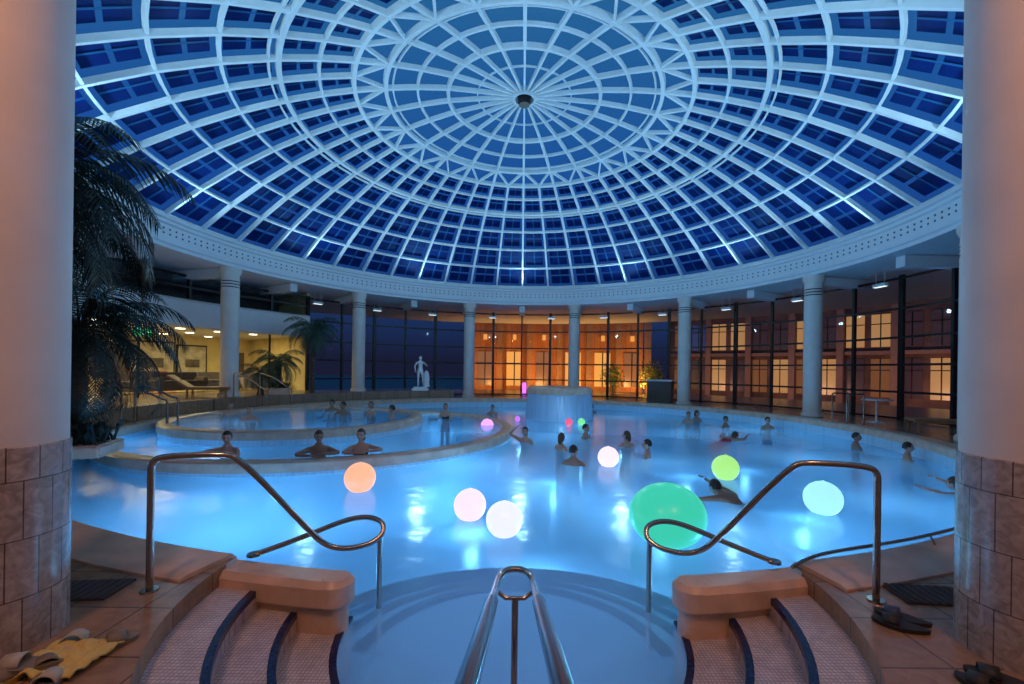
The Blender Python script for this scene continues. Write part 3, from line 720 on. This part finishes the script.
def lounger(x,y,rot,z=DZ):
    e=empty('sun_lounger',(x,y,z),(0,0,rot)); bm=bmesh.new()
    boxp(bm,(0,.3,.32),(.6,1.2,.06)); boxp(bm,(0,-.55,.52),(.6,.75,.06),Matrix.Rotation(-.6,3,'X'))
    for sx in (-.27,.27):
        for yy in (-.3,.8): boxp(bm,(sx,yy,.16),(.05,.05,.32))
        boxp(bm,(sx,.25,.28),(.05,1.3,.05))
    finish('frame',bm,pm('lounger_wood',(.3,.15,.08),.5),e)
lounger(11.2,11.3,1.2); lounger(11.2,9.4,1.4); lounger(-11.0,15.0,-1.2,.82)
bm=bmesh.new(); lathe_bm(bm,[(.001,.72),(.4,.72),(.4,.69),(.03,.67),(.03,.03),(.25,.02),(.25,0)],(0,0),0,360,32)
finish('side_table',bm,M['white'],None,40,(11.1,13.6,DZ))
bm=bmesh.new(); boxp(bm,(0,0,.5),(1.2,.42,1.0)); boxp(bm,(0,0,1.05),(1.3,.5,.08),mi=1)
o=finish('service_counter',bm,[pm('counter_dark',(.08,.07,.07)),M['white']],None,None,pt(11.7,37,DZ)); o.rotation_euler=(0,0,-rad(37))
# ---------------------------------------------------------------- lights
c_w=(.27,.62,1.0)
lamps=[(-3.4,4.9),(-4.4,6.0),(3.2,5.0),(5.5,6.5),(0.3,6.9),(3,9.2),(6.4,9.8),(1.0,12.5),(5.2,13.5),(2.0,15.2),(4.2,18),(0,19.5),(7.5,14.5),(-.9,8.6),(-1.9,5.2),(1.6,5.8)]
for x,y in lamps: point('underwater_lamp',(x,y,-.9),52 if y<9 else 42,.12,c_w)
for x,y in ((-3.2,9.2),(-6.5,8.3),(-1.4,12.3),(-3.4,16.2),(-8.6,9.6)): point('whirlpool_lamp',(x,y,-.6),22,.12,c_w)
for x,y in ((-5.2,10.7),(-7.6,11.2),(-6.2,14.4)): point('whirlpool_lamp',(x,y,-.4),18,.1,c_w)
ll=area('landing_glow_fill',(0,3.3,-.35),(0,3.3,1),6.0,2.3,(.35,.5,1)); ll.data.shape='DISK'  # added disk light, not a real fitting; gives the landing its even blue glow
for k in range(12):
    t=k*30
    l=bpy.data.lights.new('dome_uplight','SPOT'); l.energy=350; l.spot_size=rad(150); l.spot_blend=1; l.shadow_soft_size=.12; l.color=(.42,.78,1)
    o=bpy.data.objects.new('dome_uplight',l); o.location=pt(10.05,t,5.5); o.rotation_euler=(pt(2,t,9.5)-o.location).to_track_quat('-Z','Y').to_euler(); link(o)
for t in (-62,-72,-82,-92,-102): area('lobby_light',pt(15.5,t,3.25),pt(15.5,t,0),68,1.5,(1,.78,.35))
for x in (-2.3,2.3): area('entry_downlight',(x,.4,5.2),(x*.9,2.6,0),50,.4,(1,.45,.22))
area('entry_downlight',(0,-1.2,5.2),(0,2,0),32,.6,(1,.5,.28))
# world
wd=bpy.data.worlds.new('twilight'); sc.world=wd; wd.use_nodes=True; N=wd.node_tree.nodes; Lk=wd.node_tree.links
bg=N['Background']; tc=N.new('ShaderNodeTexCoord'); sp=N.new('ShaderNodeSeparateXYZ'); r=N.new('ShaderNodeValToRGB')
Lk.new(tc.outputs['Generated'],sp.inputs[0]); Lk.new(sp.outputs['Z'],r.inputs['Fac']); Lk.new(r.outputs['Color'],bg.inputs['Color'])
r.color_ramp.elements[0].color=(.01,.012,.035,1); r.color_ramp.elements[0].position=.02
r.color_ramp.elements[1].color=(.03,.15,.3,1); r.color_ramp.elements[1].position=.8
e_=r.color_ramp.elements.new(.35); e_.color=(.014,.075,.3,1)
bg.inputs['Strength'].default_value=1.05
# camera
cam=bpy.data.cameras.new('camera'); cam.sensor_width=36; cam.lens=435*36/1024; cam.shift_x=-10/1024; cam.shift_y=28/1024; cam.clip_start=.05; cam.clip_end=300
co=bpy.data.objects.new('camera',cam); co.location=(.04,.05,1.9); co.rotation_euler=(rad(90),-rad(.8),0); link(co); sc.camera=co
